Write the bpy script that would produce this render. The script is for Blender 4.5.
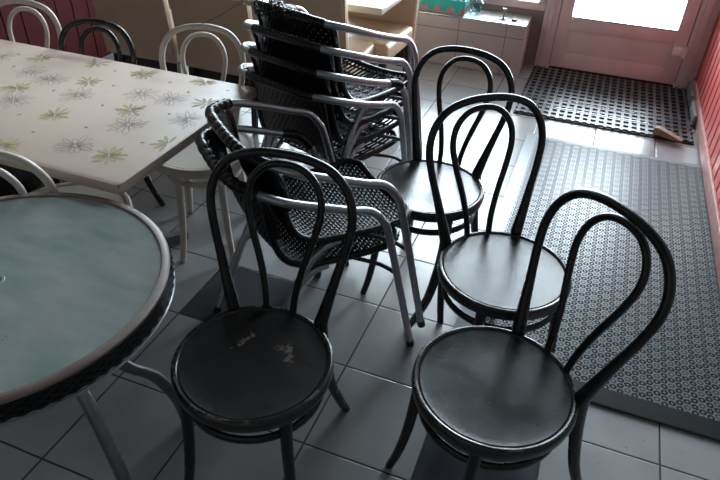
import bpy, bmesh, math, random
from mathutils import Vector, Matrix
random.seed(7)
PI = math.pi
C = bpy.context.scene.collection
for o in list(bpy.data.objects): bpy.data.objects.remove(o)

# ------------------------------------------------------------------ camera
cam_d = bpy.data.cameras.new('camera'); cam = bpy.data.objects.new('camera', cam_d); C.objects.link(cam)
R = Matrix(((0.93217491, -0.23591920, 0.27457615), (0.36038649, 0.53305982, -0.76548599), (0.03422733, 0.81252037, 0.58192709)))
M4 = R.to_4x4(); M4.translation = Vector((1.2151, -1.7315, 1.6060)); cam.matrix_world = M4
cam_d.sensor_fit = 'HORIZONTAL'; cam_d.sensor_width = 36.0; cam_d.lens = 616.1 / 720 * 36.0
cam_d.clip_start = 0.02; cam_d.clip_end = 100
bpy.context.scene.camera = cam

# ------------------------------------------------------------------ world, daylight, exposure
w = bpy.data.worlds.new('overcast_sky'); bpy.context.scene.world = w; w.use_nodes = True
bg = w.node_tree.nodes['Background']; bg.inputs[0].default_value = (0.82, 0.92, 1.0, 1); bg.inputs[1].default_value = 4.0
def area(name, loc, rot, sx, sy, power, col):
    d = bpy.data.lights.new(name, 'AREA'); d.shape = 'RECTANGLE'; d.size = sx; d.size_y = sy; d.energy = power; d.color = col
    o = bpy.data.objects.new(name, d); C.objects.link(o); o.location = loc; o.rotation_euler = rot; return o
DAY = (0.80, 0.91, 1.0)
area('daylight_door', (1.39, 3.70, 1.70), (math.radians(-82), 0, 0), 1.3, 3.6, 330, DAY)
area('daylight_window', (-0.60, 3.70, 1.90), (math.radians(-82), 0, 0), 2.7, 3.6, 420, DAY)
vs = bpy.context.scene.view_settings
vs.view_transform = 'Standard'; vs.look = 'None'; vs.gamma = 1; vs.use_curve_mapping = False; vs.exposure = 0.35

# ------------------------------------------------------------------ material helpers
def rgb(r, g, b): return (r, g, b, 1)
def mat(name, col, rough=0.5, metal=0.0, noise=0.0, nscale=20, coat=0.0, bump=0.0, bscale=60, spec=0.5, rvar=0.0):
    m = bpy.data.materials.new(name); m.use_nodes = True; nt = m.node_tree; b = nt.nodes['Principled BSDF']
    b.inputs['Base Color'].default_value = rgb(*col); b.inputs['Roughness'].default_value = rough; b.inputs['Metallic'].default_value = metal
    b.inputs['Coat Weight'].default_value = coat; b.inputs['Coat Roughness'].default_value = 0.12; b.inputs['Specular IOR Level'].default_value = spec
    if noise or bump or rvar:
        tc = nt.nodes.new('ShaderNodeTexCoord')
    if noise or rvar:
        n = nt.nodes.new('ShaderNodeTexNoise'); n.inputs['Scale'].default_value = nscale; n.inputs['Detail'].default_value = 6
        nt.links.new(tc.outputs['Object'], n.inputs['Vector'])
    if noise:
        mr = nt.nodes.new('ShaderNodeMapRange'); mr.inputs[1].default_value = 0.3; mr.inputs[2].default_value = 0.7
        mr.inputs[3].default_value = 1 - noise; mr.inputs[4].default_value = 1 + noise
        mx = nt.nodes.new('ShaderNodeVectorMath'); mx.operation = 'SCALE'; mx.inputs[0].default_value = col
        nt.links.new(n.outputs['Fac'], mr.inputs[0]); nt.links.new(mr.outputs[0], mx.inputs['Scale']); nt.links.new(mx.outputs[0], b.inputs['Base Color'])
    if rvar:
        m2 = nt.nodes.new('ShaderNodeMapRange'); m2.inputs[1].default_value = 0.3; m2.inputs[2].default_value = 0.7
        m2.inputs[3].default_value = max(0.02, rough - rvar); m2.inputs[4].default_value = min(1, rough + rvar)
        nt.links.new(n.outputs['Fac'], m2.inputs[0]); nt.links.new(m2.outputs[0], b.inputs['Roughness'])
    if bump:
        nb = nt.nodes.new('ShaderNodeTexNoise'); nb.inputs['Scale'].default_value = bscale; nt.links.new(tc.outputs['Object'], nb.inputs['Vector'])
        bp = nt.nodes.new('ShaderNodeBump'); bp.inputs['Strength'].default_value = bump; bp.inputs['Distance'].default_value = 0.002
        nt.links.new(nb.outputs['Fac'], bp.inputs['Height']); nt.links.new(bp.outputs[0], b.inputs['Normal'])
    return m
class NB:
    """tiny node-math builder"""
    def __init__(s, m): s.nt = m.node_tree
    def m(s, op, a, b=None, c=None):
        n = s.nt.nodes.new('ShaderNodeMath'); n.operation = op
        for i, v in enumerate((a, b, c)):
            if v is None: continue
            if isinstance(v, (int, float)): n.inputs[i].default_value = v
            else: s.nt.links.new(v, n.inputs[i])
        return n.outputs[0]
    def mix(s, f, a, b):
        n = s.nt.nodes.new('ShaderNodeMix'); n.data_type = 'RGBA'
        for i, v in ((0, f), (6, a), (7, b)):
            if isinstance(v, (int, float)): n.inputs[i].default_value = v
            elif isinstance(v, tuple): n.inputs[i].default_value = v if len(v) == 4 else (*v, 1)
            else: s.nt.links.new(v, n.inputs[i])
        return n.outputs[2]
    def xyz(s):
        tc = s.nt.nodes.new('ShaderNodeTexCoord'); sp = s.nt.nodes.new('ShaderNodeSeparateXYZ')
        s.nt.links.new(tc.outputs['Object'], sp.inputs[0]); s.tc = tc.outputs['Object']; return sp.outputs[0], sp.outputs[1], sp.outputs[2]
    def noise(s, scale, detail=4):
        n = s.nt.nodes.new('ShaderNodeTexNoise'); n.inputs['Scale'].default_value = scale; n.inputs['Detail'].default_value = detail
        s.nt.links.new(s.tc, n.inputs['Vector']); return n.outputs['Fac']
    def bump(s, h, dist, strength=1.0):
        b = s.nt.nodes.new('ShaderNodeBump'); b.inputs['Distance'].default_value = dist; b.inputs['Strength'].default_value = strength
        s.nt.links.new(h, b.inputs['Height']); s.nt.links.new(b.outputs[0], s.bsdf().inputs['Normal'])
    def bsdf(s): return s.nt.nodes['Principled BSDF']
    def out(s, sock, name):
        s.nt.links.new(sock, s.bsdf().inputs[name])

TS = 0.342  # tile size
def floor_material():
    m = mat('grey_floor_tiles', (0.3, 0.3, 0.3), 0.3); n = NB(m); x, y, z = n.xyz()
    tx = n.m('DIVIDE', x, TS); ty = n.m('DIVIDE', y, TS)
    fx = n.m('FRACT', tx); fy = n.m('FRACT', ty); ix = n.m('FLOOR', tx); iy = n.m('FLOOR', ty)
    dx = n.m('MINIMUM', fx, n.m('SUBTRACT', 1.0, fx)); dy = n.m('MINIMUM', fy, n.m('SUBTRACT', 1.0, fy))
    d = n.m('MINIMUM', dx, dy)
    grout = n.m('LESS_THAN', d, 0.0085)
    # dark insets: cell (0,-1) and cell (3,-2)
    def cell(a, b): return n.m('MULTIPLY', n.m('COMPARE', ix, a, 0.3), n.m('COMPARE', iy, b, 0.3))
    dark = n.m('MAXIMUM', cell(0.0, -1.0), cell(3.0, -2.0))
    wn = n.nt.nodes.new('ShaderNodeTexWhiteNoise'); cb = n.nt.nodes.new('ShaderNodeCombineXYZ')
    n.nt.links.new(ix, cb.inputs[0]); n.nt.links.new(iy, cb.inputs[1]); n.nt.links.new(cb.outputs[0], wn.inputs['Vector'])
    var = n.m('MULTIPLY_ADD', wn.outputs['Value'], 0.10, 0.95)
    ns = n.noise(7, 8); cl = n.m('MULTIPLY_ADD', ns, 0.35, 0.82)
    sp = n.noise(55, 2); speck = n.m('GREATER_THAN', sp, 0.735)
    k = n.m('MULTIPLY', var, cl)
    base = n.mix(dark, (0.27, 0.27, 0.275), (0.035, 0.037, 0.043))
    sc = n.nt.nodes.new('ShaderNodeVectorMath'); sc.operation = 'SCALE'; n.nt.links.new(base, sc.inputs[0]); n.nt.links.new(k, sc.inputs['Scale'])
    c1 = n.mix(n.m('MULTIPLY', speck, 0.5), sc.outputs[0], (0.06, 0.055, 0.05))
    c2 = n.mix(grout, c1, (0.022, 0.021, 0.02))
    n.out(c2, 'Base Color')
    r = n.m('MULTIPLY_ADD', n.noise(11, 5), 0.14, 0.13); r2 = n.m('MAXIMUM', r, n.m('MULTIPLY', grout, 0.85)); n.out(r2, 'Roughness')
    edge = n.nt.nodes.new('ShaderNodeMapRange'); edge.inputs[1].default_value = 0.004; edge.inputs[2].default_value = 0.014; n.nt.links.new(d, edge.inputs[0])
    n.bump(n.m('ADD', edge.outputs[0], n.m('MULTIPLY', n.noise(24, 3), 0.12)), 0.002, 0.6)
    return m
M = {}
M['floor'] = floor_material()
M['black'] = mat('black_lacquered_wood', (0.009, 0.0095, 0.011), 0.26, noise=0.1, nscale=30, rvar=0.02, bump=0.02, bscale=180, spec=0.4)
M['white_wood'] = mat('white_lacquered_wood', (0.58, 0.52, 0.455), 0.36, noise=0.06, nscale=14)
M['alu'] = mat('brushed_aluminium_tube', (0.36, 0.36, 0.38), 0.33, metal=0.9, noise=0.12, nscale=40)
M['alu_dark'] = mat('dull_aluminium', (0.20, 0.205, 0.22), 0.38, metal=0.85, noise=0.15, nscale=30)
M['rattan'] = mat('black_woven_rattan', (0.007, 0.0075, 0.009), 0.26, noise=0.3, nscale=60, spec=0.3)
M['rubber'] = mat('black_rubber', (0.012, 0.012, 0.012), 0.6)
M['beige'] = mat('beige_leatherette', (0.52, 0.37, 0.25), 0.40, noise=0.06, nscale=6, bump=0.15, bscale=120)
M['darkleg'] = mat('dark_stained_wood', (0.02, 0.013, 0.010), 0.4)
M['maroon'] = mat('maroon_painted_boards', (0.060, 0.007, 0.009), 0.8, noise=0.12, nscale=5, spec=0.12)
M['red'] = mat('red_painted_beadboard', (0.66, 0.13, 0.12), 0.42, noise=0.08, nscale=8)
M['redtrim'] = mat('pinkish_painted_trim', (0.50, 0.24, 0.22), 0.45, noise=0.15, nscale=20)
M['upvc'] = mat('white_plastic_door_frame', (0.70, 0.63, 0.62), 0.35, noise=0.08, nscale=5)
M['plaster'] = mat('pale_plaster', (0.25, 0.225, 0.205), 0.8, noise=0.06, nscale=3)
M['ceiling'] = mat('dark_ceiling_paint', (0.055, 0.05, 0.046), 0.8, noise=0.05, nscale=3)
M['steel'] = mat('chromed_steel', (0.55, 0.56, 0.58), 0.2, metal=1.0, noise=0.05, nscale=30)
M['piping'] = mat('pale_piping', (0.5, 0.42, 0.34), 0.4)
M['pavement'] = mat('pale_pavement', (0.6, 0.6, 0.6), 0.8, noise=0.1, nscale=4)

# ------------------------------------------------------------------ mesh helpers
def link(name, me, m, parent=None):
    o = bpy.data.objects.new(name, me); C.objects.link(o)
    if m:
        if isinstance(m, (list, tuple)):
            for k in m: me.materials.append(k)
        else: me.materials.append(m)
    if parent: o.parent = parent
    return o
def fin(name, bm, m, parent=None, smooth=True, ang=40):
    me = bpy.data.meshes.new(name); bmesh.ops.recalc_face_normals(bm, faces=bm.faces[:]) ; bm.to_mesh(me); bm.free()
    if smooth:
        for p in me.polygons: p.use_smooth = True
        me.set_sharp_from_angle(angle=math.radians(ang))
    return link(name, me, m, parent)
def tag(o, label=None, cat=None, group=None, kind=None):
    if label: o['label'] = label
    if cat: o['category'] = cat
    if group: o['group'] = group
    if kind: o['kind'] = kind
    return o
def thing(name, label, cat, loc=(0, 0, 0), rz=0, group=None):
    o = bpy.data.objects.new(name, None); o.empty_display_size = 0.1; C.objects.link(o)
    o.location = loc; o.rotation_euler = (0, 0, rz); return tag(o, label, cat, group)
def copy_tree(o, parent=None):
    c = o.copy(); C.objects.link(c)
    if parent: c.parent = parent
    for ch in list(o.children): copy_tree(ch, c)
    return c
def box(bm, c, s, rz=0, bevel=0.0, seg=2, rot=None):
    r = bmesh.ops.create_cube(bm, size=1.0); vs_ = r['verts']
    for v in vs_: v.co = Vector((v.co.x * s[0], v.co.y * s[1], v.co.z * s[2]))
    if bevel:
        es = list({e for v in vs_ for e in v.link_edges})
        rr = bmesh.ops.bevel(bm, geom=es, offset=bevel, segments=seg, profile=0.5, affect='EDGES')
        vs_ = list({v for f in rr['faces'] for v in f.verts} | {v for v in vs_ if v.is_valid})
    mtx = Matrix.Translation(Vector(c)) @ (rot.to_4x4() if rot else Matrix.Rotation(rz, 4, 'Z'))
    for v in vs_: v.co = mtx @ v.co
    return vs_
def lathe(bm, prof, seg=48, c=(0, 0, 0), close=False):
    rings = []
    for r, z in prof:
        if r < 1e-6: rings.append([bm.verts.new((c[0], c[1], c[2] + z))]); continue
        rings.append([bm.verts.new((c[0] + r * math.cos(2 * PI * i / seg), c[1] + r * math.sin(2 * PI * i / seg), c[2] + z)) for i in range(seg)])
    pairs = list(zip(rings[:-1], rings[1:]))
    if close: pairs.append((rings[-1], rings[0]))
    for a, b in pairs:
        for i in range(seg):
            j = (i + 1) % seg
            if len(a) == 1 and len(b) == 1: continue
            if len(a) == 1: bm.faces.new((a[0], b[i], b[j]))
            elif len(b) == 1: bm.faces.new((a[i], a[j], b[0]))
            else: bm.faces.new((a[i], a[j], b[j], b[i]))
def smooth_path(pts, n=6, closed=False):
    pts = [Vector(p) for p in pts]; o = []
    L = len(pts)
    if closed: get = lambda i: pts[i % L]; rng = range(L)
    else:
        ext = [2 * pts[0] - pts[1]] + pts + [2 * pts[-1] - pts[-2]]; get = lambda i: ext[i + 1]; rng = range(L - 1)
    for i in rng:
        p0, p1, p2, p3 = get(i - 1), get(i), get(i + 1), get(i + 2)
        for k in range(n):
            t = k / n
            o.append(0.5 * ((2 * p1) + (-p0 + p2) * t + (2 * p0 - 5 * p1 + 4 * p2 - p3) * t * t + (-p0 + 3 * p1 - 3 * p2 + p3) * t ** 3))
    if not closed: o.append(pts[-1].copy())
    return o
def sweep(bm, pts, rad, sides=10, closed=False, caps=True, flat=None):
    """tube along points; rad = number or function(fraction); flat=(a,b) scales the two section axes"""
    n = len(pts); N = None; rings = []
    for i in range(n):
        if closed: t = (pts[(i + 1) % n] - pts[i - 1]).normalized()
        else: t = (pts[min(i + 1, n - 1)] - pts[max(i - 1, 0)]).normalized()
        if N is None:
            h = Vector((0, 0, 1)) if abs(t.z) < 0.9 else Vector((1, 0, 0)); N = (h - t * h.dot(t)).normalized()
        else: N = (N - t * N.dot(t)).normalized()
        B = t.cross(N); r = rad(i / max(1, n - 1)) if callable(rad) else rad
        fa, fb = flat if flat else (1, 1)
        rings.append([bm.verts.new(pts[i] + (N * math.cos(a) * fa + B * math.sin(a) * fb) * r) for a in (2 * PI * k / sides + PI / sides for k in range(sides))])
    pr = list(zip(rings[:-1], rings[1:])) + ([(rings[-1], rings[0])] if closed else [])
    for a, b in pr:
        for k in range(sides):
            j = (k + 1) % sides; bm.faces.new((a[k], a[j], b[j], b[k]))
    if caps and not closed:
        bm.faces.new(rings[0][::-1]); bm.faces.new(rings[-1])
def tube(name, pts, rad, m, parent, n=6, sides=10, closed=False, flat=None, sm=True):
    bm = bmesh.new(); sweep(bm, smooth_path(pts, n, closed) if n > 1 else [Vector(p) for p in pts], rad, sides, closed, True, flat)
    return fin(name, bm, m, parent, True, 60)
def boxobj(name, c, s, m, parent=None, bevel=0.003, rz=0, kind=None, seg=2, rot=None):
    bm = bmesh.new(); box(bm, c, s, rz, bevel, seg, rot); o = fin(name, bm, m, parent, True, 35)
    if kind: o['kind'] = kind
    return o

# ------------------------------------------------------------------ the setting
XR = 1.96; YF = 3.06; XL = -2.1; YB = -3.6; ZC = 3.6
boxobj('floor', ((XL + XR) / 2, (YB + YF) / 2, -0.05), (XR - XL + 0.2, YF - YB + 0.2, 0.1), M['floor'], bevel=0, kind='structure')
bpy.data.objects['floor'].location = (0, 0, 0)
boxobj('ceiling', ((XL + XR) / 2, (YB + YF) / 2, ZC + 0.05), (XR - XL + 0.2, YF - YB + 0.2, 0.1), M['ceiling'], bevel=0, kind='structure')
def board_wall(name, x, y0, y1, z0, z1, pitch, m, side, g=0.0055, dp=0.006):
    """vertical tongue and groove boards facing side (+1: towards +x)"""
    bm = bmesh.new(); y = y0; prof = []
    while y < y1 - 1e-6:
        ye = min(y + pitch, y1)
        prof += [(0, y + g), (0, ye - g), (-dp, ye - g * 0.4), (-dp, ye + g * 0.4)]
        y = ye
    prof = [(-dp, y0)] + prof
    lo = [bm.verts.new((x + side * d, yy, z0)) for d, yy in prof]; hi = [bm.verts.new((x + side * d, yy, z1)) for d, yy in prof]
    for i in range(len(lo) - 1): bm.faces.new((lo[i], lo[i + 1], hi[i + 1], hi[i]))
    a = bm.verts.new((x - side * 0.08, y0, z0)); b = bm.verts.new((x - side * 0.08, prof[-1][1], z0)); c = bm.verts.new((x - side * 0.08, y0, z1)); d = bm.verts.new((x - side * 0.08, prof[-1][1], z1))
    bm.faces.new((a, b, d, c)); bm.faces.new((lo[0], a, c, hi[0])); bm.faces.new((lo[-1], hi[-1], d, b))
    o = fin(name, bm, m, None, False); o['kind'] = 'structure'; return o
board_wall('wall_right', XR, 0.6, YF, 0, 1.15, 0.125, M['red'], -1, 0.016, 0.012)
board_wall('wall_left', XL, YB, YF, 0, 1.15, 0.14, M['maroon'], 1)
boxobj('wall_right', (XR + 0.05, (YB + 0.6) / 2, 0.575), (0.1, 0.6 - YB, 1.15), M['plaster'], bevel=0, kind='structure')
boxobj('wall_right', (XR + 0.05, (YB + YF) / 2, (1.15 + ZC) / 2), (0.1, YF - YB, ZC - 1.15), M['plaster'], bevel=0, kind='structure')
boxobj('wall_left', (XL - 0.05, (YB + YF) / 2, (1.15 + ZC) / 2), (0.1, YF - YB, ZC - 1.15), M['plaster'], bevel=0, kind='structure')
boxobj('trim_2', (XR - 0.008, (0.6 + YF) / 2, 1.165), (0.03, YF - 0.6, 0.05), M['redtrim'], kind='structure')
boxobj('trim_3', (XL + 0.008, (YB + YF) / 2, 1.165), (0.03, YF - YB, 0.05), M['maroon'], kind='structure')
boxobj('wall_back', ((XL + XR) / 2, YB - 0.05, ZC / 2), (XR - XL, 0.1, ZC), M['plaster'], bevel=0, kind='structure')
# front wall: pieces around the window and the door
def front_piece(name, x0, x1, z0, z1): boxobj(name, ((x0 + x1) / 2, YF + 0.09, (z0 + z1) / 2), (x1 - x0, 0.18, z1 - z0), M['plaster'], bevel=0, kind='structure')
front_piece('wall_front', XL, 0.845, 0.0, 0.395)
front_piece('wall_front', XL, 1.96, 2.46, 2.70)
front_piece('wall_front', XL, 1.96, 3.45, ZC)
front_piece('wall_front', 1.955, 2.10, 0.0, ZC)
front_piece('wall_front', -2.25, -2.10, 0.0, ZC)
front_piece('wall_front', XL, -2.0, 0.395, 2.46)
front_piece('wall_front', XL, -2.0, 2.70, 3.45)
front_piece('wall_front', 1.88, 1.96, 2.70, 3.45)
# baseboard and trims on the red wall
boxobj('baseboard_right', (XR - 0.008, 1.82, 0.055), (0.016, 2.46, 0.085), M['redtrim'], kind='structure', bevel=0.004)
boxobj('baseboard_front', (0.9, YF - 0.0, 0.0), (0.02, 0.02, 0.02), M['upvc'], kind='structure') if False else None
# two loose skirting tiles at the foot of the red wall
tg = 'skirting tiles by the doormat'
for (y, l, tilt, lab) in ((2.86, 0.30, 0.02, 'grey skirting tile against the red wall nearest the glass door'), (2.50, 0.27, -0.02, 'pale grey skirting tile against the red wall beside the wooden wedge')):
    o = boxobj('skirting_tile', (0, 0, 0), (0.018, l, 0.075), mat('worn_grey_tile', (0.24, 0.25, 0.25), 0.5, noise=0.3, nscale=25), None, bevel=0.003)
    o.location = (XR - 0.032, y, 0.040); o.rotation_euler = (0, tilt, 0); tag(o, lab, 'tile', tg)

# window: shop front pane with plastic frame
def glass_mat(name, tint, rough=0.0, fac=0.9):
    m = bpy.data.materials.new(name); m.use_nodes = True; nt = m.node_tree; nt.nodes.clear()
    out = nt.nodes.new('ShaderNodeOutputMaterial'); mx = nt.nodes.new('ShaderNodeMixShader'); tr = nt.nodes.new('ShaderNodeBsdfTransparent'); gl = nt.nodes.new('ShaderNodeBsdfGlossy')
    tr.inputs[0].default_value = rgb(*tint); gl.inputs['Roughness'].default_value = rough; fr = nt.nodes.new('ShaderNodeFresnel'); fr.inputs[0].default_value = 1.4
    nt.links.new(fr.outputs[0], mx.inputs[0]); nt.links.new(tr.outputs[0], mx.inputs[1]); nt.links.new(gl.outputs[0], mx.inputs[2]); nt.links.new(mx.outputs[0], out.inputs[0]); return m
M['pane'] = glass_mat('clear_window_glass', (0.96, 0.98, 0.98))
fw = 0.055
def frame(name, x0, x1, z0, z1, fw, y, depth, m, parent=None, kind=None):
    bm = bmesh.new()
    box(bm, ((x0 + x1) / 2, y, z0 + fw / 2), (x1 - x0, depth, fw), bevel=0.006)
    box(bm, ((x0 + x1) / 2, y, z1 - fw / 2), (x1 - x0, depth, fw), bevel=0.006)
    box(bm, (x0 + fw / 2, y, (z0 + z1) / 2), (fw, depth, z1 - z0 - 2 * fw + 0.004), bevel=0.006)
    box(bm, (x1 - fw / 2, y, (z0 + z1) / 2), (fw, depth, z1 - z0 - 2 * fw + 0.004), bevel=0.006)
    o = fin(name, bm, m, parent, True, 35)
    if kind: o['kind'] = kind
    return o
wf = frame('window_1', -2.0, 0.845, 0.395, 2.46, fw, YF + 0.05, 0.09, M['upvc'], kind='structure')
boxobj('window_pane', (-0.577, YF + 0.06, 1.4275), (2.735, 0.012, 1.955), M['pane'], wf, bevel=0)
boxobj('window_mullion', (-0.75, YF + 0.05, 1.4275), (0.07, 0.08, 1.96), M['upvc'], wf)
wf2 = frame('window_2', -2.0, 1.88, 2.70, 3.45, fw, YF + 0.05, 0.09, M['upvc'], kind='structure')
boxobj('window_pane', (-0.06, YF + 0.06, 3.075), (3.77, 0.012, 0.64), M['pane'], wf2, bevel=0)
boxobj('window_mullion', (0.875, YF + 0.05, 3.075), (0.07, 0.08, 0.64), M['upvc'], wf2)
# door with frame
dfm = bmesh.new()
for x0, x1 in ((0.848, 0.953), (1.836, 1.958)): box(dfm, ((x0 + x1) / 2, YF + 0.03, 1.23), (x1 - x0, 0.10, 2.46), bevel=0.006)
box(dfm, (1.395, YF + 0.03, 2.34), (0.885, 0.10, 0.24), bevel=0.006)
box(dfm, (0.90, YF - 0.022, 1.16), (0.035, 0.012, 2.31), bevel=0.003)
box(dfm, (1.89, YF - 0.022, 1.16), (0.05, 0.012, 2.31), bevel=0.003)
fin('trim_1', dfm, M['upvc'], None, True, 35)['kind'] = 'structure'
X0, X1 = 0.958, 1.831
boxobj('door_gap_blocker', (0.955, YF + 0.06, 1.1), (0.04, 0.02, 2.24), M['rubber'], bpy.data.objects['trim_1'], bevel=0)  # dark strips added behind the door gaps to stop light leaking in
boxobj('door_gap_blocker', (1.834, YF + 0.06, 1.1), (0.04, 0.02, 2.24), M['rubber'], bpy.data.objects['trim_1'], bevel=0)
boxobj('door_gap_blocker', (1.395, YF + 0.06, 2.215), (0.9, 0.02, 0.03), M['rubber'], bpy.data.objects['trim_1'], bevel=0)
dm = bmesh.new(); st = 0.085
box(dm, (X0 + st / 2, YF + 0.01, 1.11), (st, 0.07, 2.20), bevel=0.005)
box(dm, (X1 - st / 2, YF + 0.01, 1.11), (st, 0.07, 2.20), bevel=0.005)
box(dm, ((X0 + X1) / 2, YF + 0.01, 2.165), (X1 - X0 - 2 * st + 0.004, 0.07, 0.09), bevel=0.005)
box(dm, ((X0 + X1) / 2, YF + 0.01, 0.345), (X1 - X0 - 2 * st + 0.004, 0.07, 0.085), bevel=0.005)
box(dm, ((X0 + X1) / 2, YF + 0.01, 0.065), (X1 - X0 - 2 * st + 0.004, 0.07, 0.11), bevel=0.005)
door = fin('door_1', dm, M['upvc'], None, True, 35); door['kind'] = 'structure'
boxobj('door_panel', ((X0 + X1) / 2, YF + 0.018, 0.211), (X1 - X0 - 2 * st, 0.05, 0.19), M['upvc'], door, bevel=0.002)
pf = bmesh.new(); px0, px1, pz0, pz1 = X0 + st, X1 - st, 0.118, 0.303
for c, s in ((((px0 + px1) / 2, 0, pz0 + 0.006), (px1 - px0, 0.01, 0.012)), (((px0 + px1) / 2, 0, pz1 - 0.006), (px1 - px0, 0.01, 0.012)), ((px0 + 0.006, 0, 0.21), (0.012, 0.01, 0.18)), ((px1 - 0.006, 0, 0.21), (0.012, 0.01, 0.18))):
    box(pf, (c[0], YF - 0.012, c[2]), s, bevel=0.003)
fin('panel_moulding', pf, M['upvc'], door, True, 35)
boxobj('door_pane', ((X0 + X1) / 2, YF + 0.015, 1.254), (X1 - X0 - 2 * st - 0.01, 0.014, 1.73), M['pane'], door, bevel=0)
boxobj('glazing_gasket', ((X0 + X1) / 2, YF - 0.026, 0.390), (X1 - X0 - 2 * st, 0.006, 0.006), M['rubber'], door, bevel=0.001)
hg = bmesh.new(); box(hg, (1.785, YF - 0.042, 0.262), (0.065, 0.034, 0.055), bevel=0.004)
sweep(hg, [Vector((1.832, YF - 0.048, 0.222)), Vector((1.832, YF - 0.048, 0.302))], 0.016, 12)
h = fin('door_hinge', hg, mat('white_plastic_hinge', (0.85, 0.82, 0.80), 0.35), door, True, 40); h['label'] = 'white plastic door hinge'
boxobj('draught_strip', ((X0 + X1) / 2, YF - 0.03, 0.014), (X1 - X0, 0.012, 0.02), M['rubber'], door, bevel=0.002)
# pavement outside
boxobj('pavement_outside', (-0.3, YF + 3.2, -0.06), (12, 6, 0.08), M['pavement'], bevel=0, kind='structure')

# tiled ledge below the window
def ledge_material():
    m = mat('grey_ledge_tiles', (0.3, 0.28, 0.27), 0.3); n = NB(m); x, y, z = n.xyz()
    fx = n.m('FRACT', n.m('DIVIDE', n.m('ADD', x, 0.05), 0.342)); dx = n.m('MINIMUM', fx, n.m('SUBTRACT', 1.0, fx))
    g1 = n.m('LESS_THAN', dx, 0.006); g2 = n.m('LESS_THAN', n.m('ABSOLUTE', n.m('SUBTRACT', z, 0.262)), 0.0022)
    g3 = n.m('LESS_THAN', n.m('ABSOLUTE', n.m('SUBTRACT', z, 0.351)), 0.0016)
    g = n.m('MAXIMUM', n.m('MAXIMUM', g1, g2), g3)
    n.out(n.mix(g, n.mix(n.noise(6, 6), (0.38, 0.355, 0.345), (0.45, 0.425, 0.415)), (0.09, 0.085, 0.08)), 'Base Color'); return m
lg = bmesh.new(); box(lg, (-0.60, 2.908, 0.178), (2.735, 0.286, 0.356), bevel=0.004)
ledge = fin('tiled_ledge', lg, ledge_material(), None, True, 35)
tag(ledge, 'grey tiled ledge running below the shop window, left of the glass door', 'ledge')
ledge_parts = boxobj('edge_trim', (-0.60, 2.765, 0.352), (2.735, 0.008, 0.012), M['steel'], ledge, bevel=0.002)

# ------------------------------------------------------------------ mats
def lace_material():
    m = mat('openwork_grey_plastic', (0.2, 0.22, 0.23), 0.42); n = NB(m); x, y, z = n.xyz()
    k = 2 * PI / 0.047
    def cosl(a, f=1.0, ph=0.0):
        ux = n.m('MULTIPLY', x, k * f * math.cos(a)); uy = n.m('MULTIPLY', y, k * f * math.sin(a))
        return n.m('COSINE', n.m('ADD', n.m('ADD', ux, uy), ph))
    s1 = n.m('ADD', n.m('ADD', cosl(0), cosl(PI / 3)), cosl(2 * PI / 3))
    s2 = n.m('ADD', n.m('ADD', cosl(PI / 6, 3.46), cosl(PI / 2, 3.46)), cosl(5 * PI / 6, 3.46))
    s3 = n.m('ADD', n.m('ADD', cosl(0, 4.0), cosl(PI / 3, 4.0)), cosl(2 * PI / 3, 4.0))
    f = n.m('ADD', n.m('ADD', n.m('MULTIPLY', s1, 0.30), n.m('MULTIPLY', s2, 0.55)), n.m('MULTIPLY', s3, 0.42))
    hole = n.nt.nodes.new('ShaderNodeMapRange'); hole.inputs[1].default_value = -0.22; hole.inputs[2].default_value = 0.06; n.nt.links.new(f, hole.inputs[0])
    bx = n.m('LESS_THAN', x, -0.418); by = n.m('LESS_THAN', y, -0.915); bt = n.m('GREATER_THAN', y, 0.955); brd = n.m('MAXIMUM', n.m('MAXIMUM', bx, by), bt)
    solid = n.m('MAXIMUM', hole.outputs[0], brd)
    c = n.mix(solid, (0.010, 0.0105, 0.011), n.mix(by, (0.19, 0.215, 0.23), (0.035, 0.037, 0.039)))
    n.out(c, 'Base Color'); n.out(n.m('MULTIPLY_ADD', n.m('SUBTRACT', 1.0, solid), 0.5, 0.36), 'Roughness')
    n.bump(n.m('MAXIMUM', brd, n.m('MINIMUM', solid, n.m('MULTIPLY_ADD', f, 0.15, 0.75))), 0.003, 0.55)
    return m
bm = bmesh.new(); box(bm, (0, 0, 0.006), (0.960, 1.985, 0.012), bevel=0.005)
o = fin('floor_mat', bm, lace_material(), None, True, 35); o.location = (1.465, 0.812, 0)
tag(o, 'large grey openwork plastic floor mat with a dark border, along the red wall', 'mat')
# black rubber ribbed doormat: real blocks standing in rows on a base
bm = bmesh.new(); dx0, dx1, dy0, dy1 = 0.853, 1.925, 2.085, 3.015
box(bm, ((dx0 + dx1) / 2, (dy0 + dy1) / 2, 0.004), (dx1 - dx0, dy1 - dy0, 0.008))
base = fin('doormat', bm, mat('doormat_base', (0.010, 0.010, 0.012), 0.5), None, False)
tag(base, 'black ribbed rubber doormat in front of the glass door', 'mat')
bm = bmesh.new(); nx, ny = 22, 15
for i in range(nx):
    cx = dx0 + (i + 0.5) * (dx1 - dx0) / nx
    box(bm, (cx, (dy0 + dy1) / 2, 0.0125), (0.018, dy1 - dy0 - 0.01, 0.011))
rib = fin('rib', bm, mat('doormat_rib_fibre', (0.055, 0.06, 0.066), 0.3, noise=0.4, nscale=9), base, False)
bm = bmesh.new()
for j in range(ny):
    cy = dy0 + (j + 0.5) * (dy1 - dy0) / ny
    box(bm, ((dx0 + dx1) / 2, cy, 0.012), (dx1 - dx0 - 0.006, 0.026, 0.010))
fin('cross_bar', bm, mat('doormat_cross_rubber', (0.035, 0.037, 0.042), 0.4), base, False)
bm = bmesh.new()
for y in (2.255, 2.385): box(bm, ((dx0 + dx1) / 2, y, 0.0185), (dx1 - dx0 - 0.01, 0.006, 0.004))
fin('metal_strip', bm, M['steel'], base, False)

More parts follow.
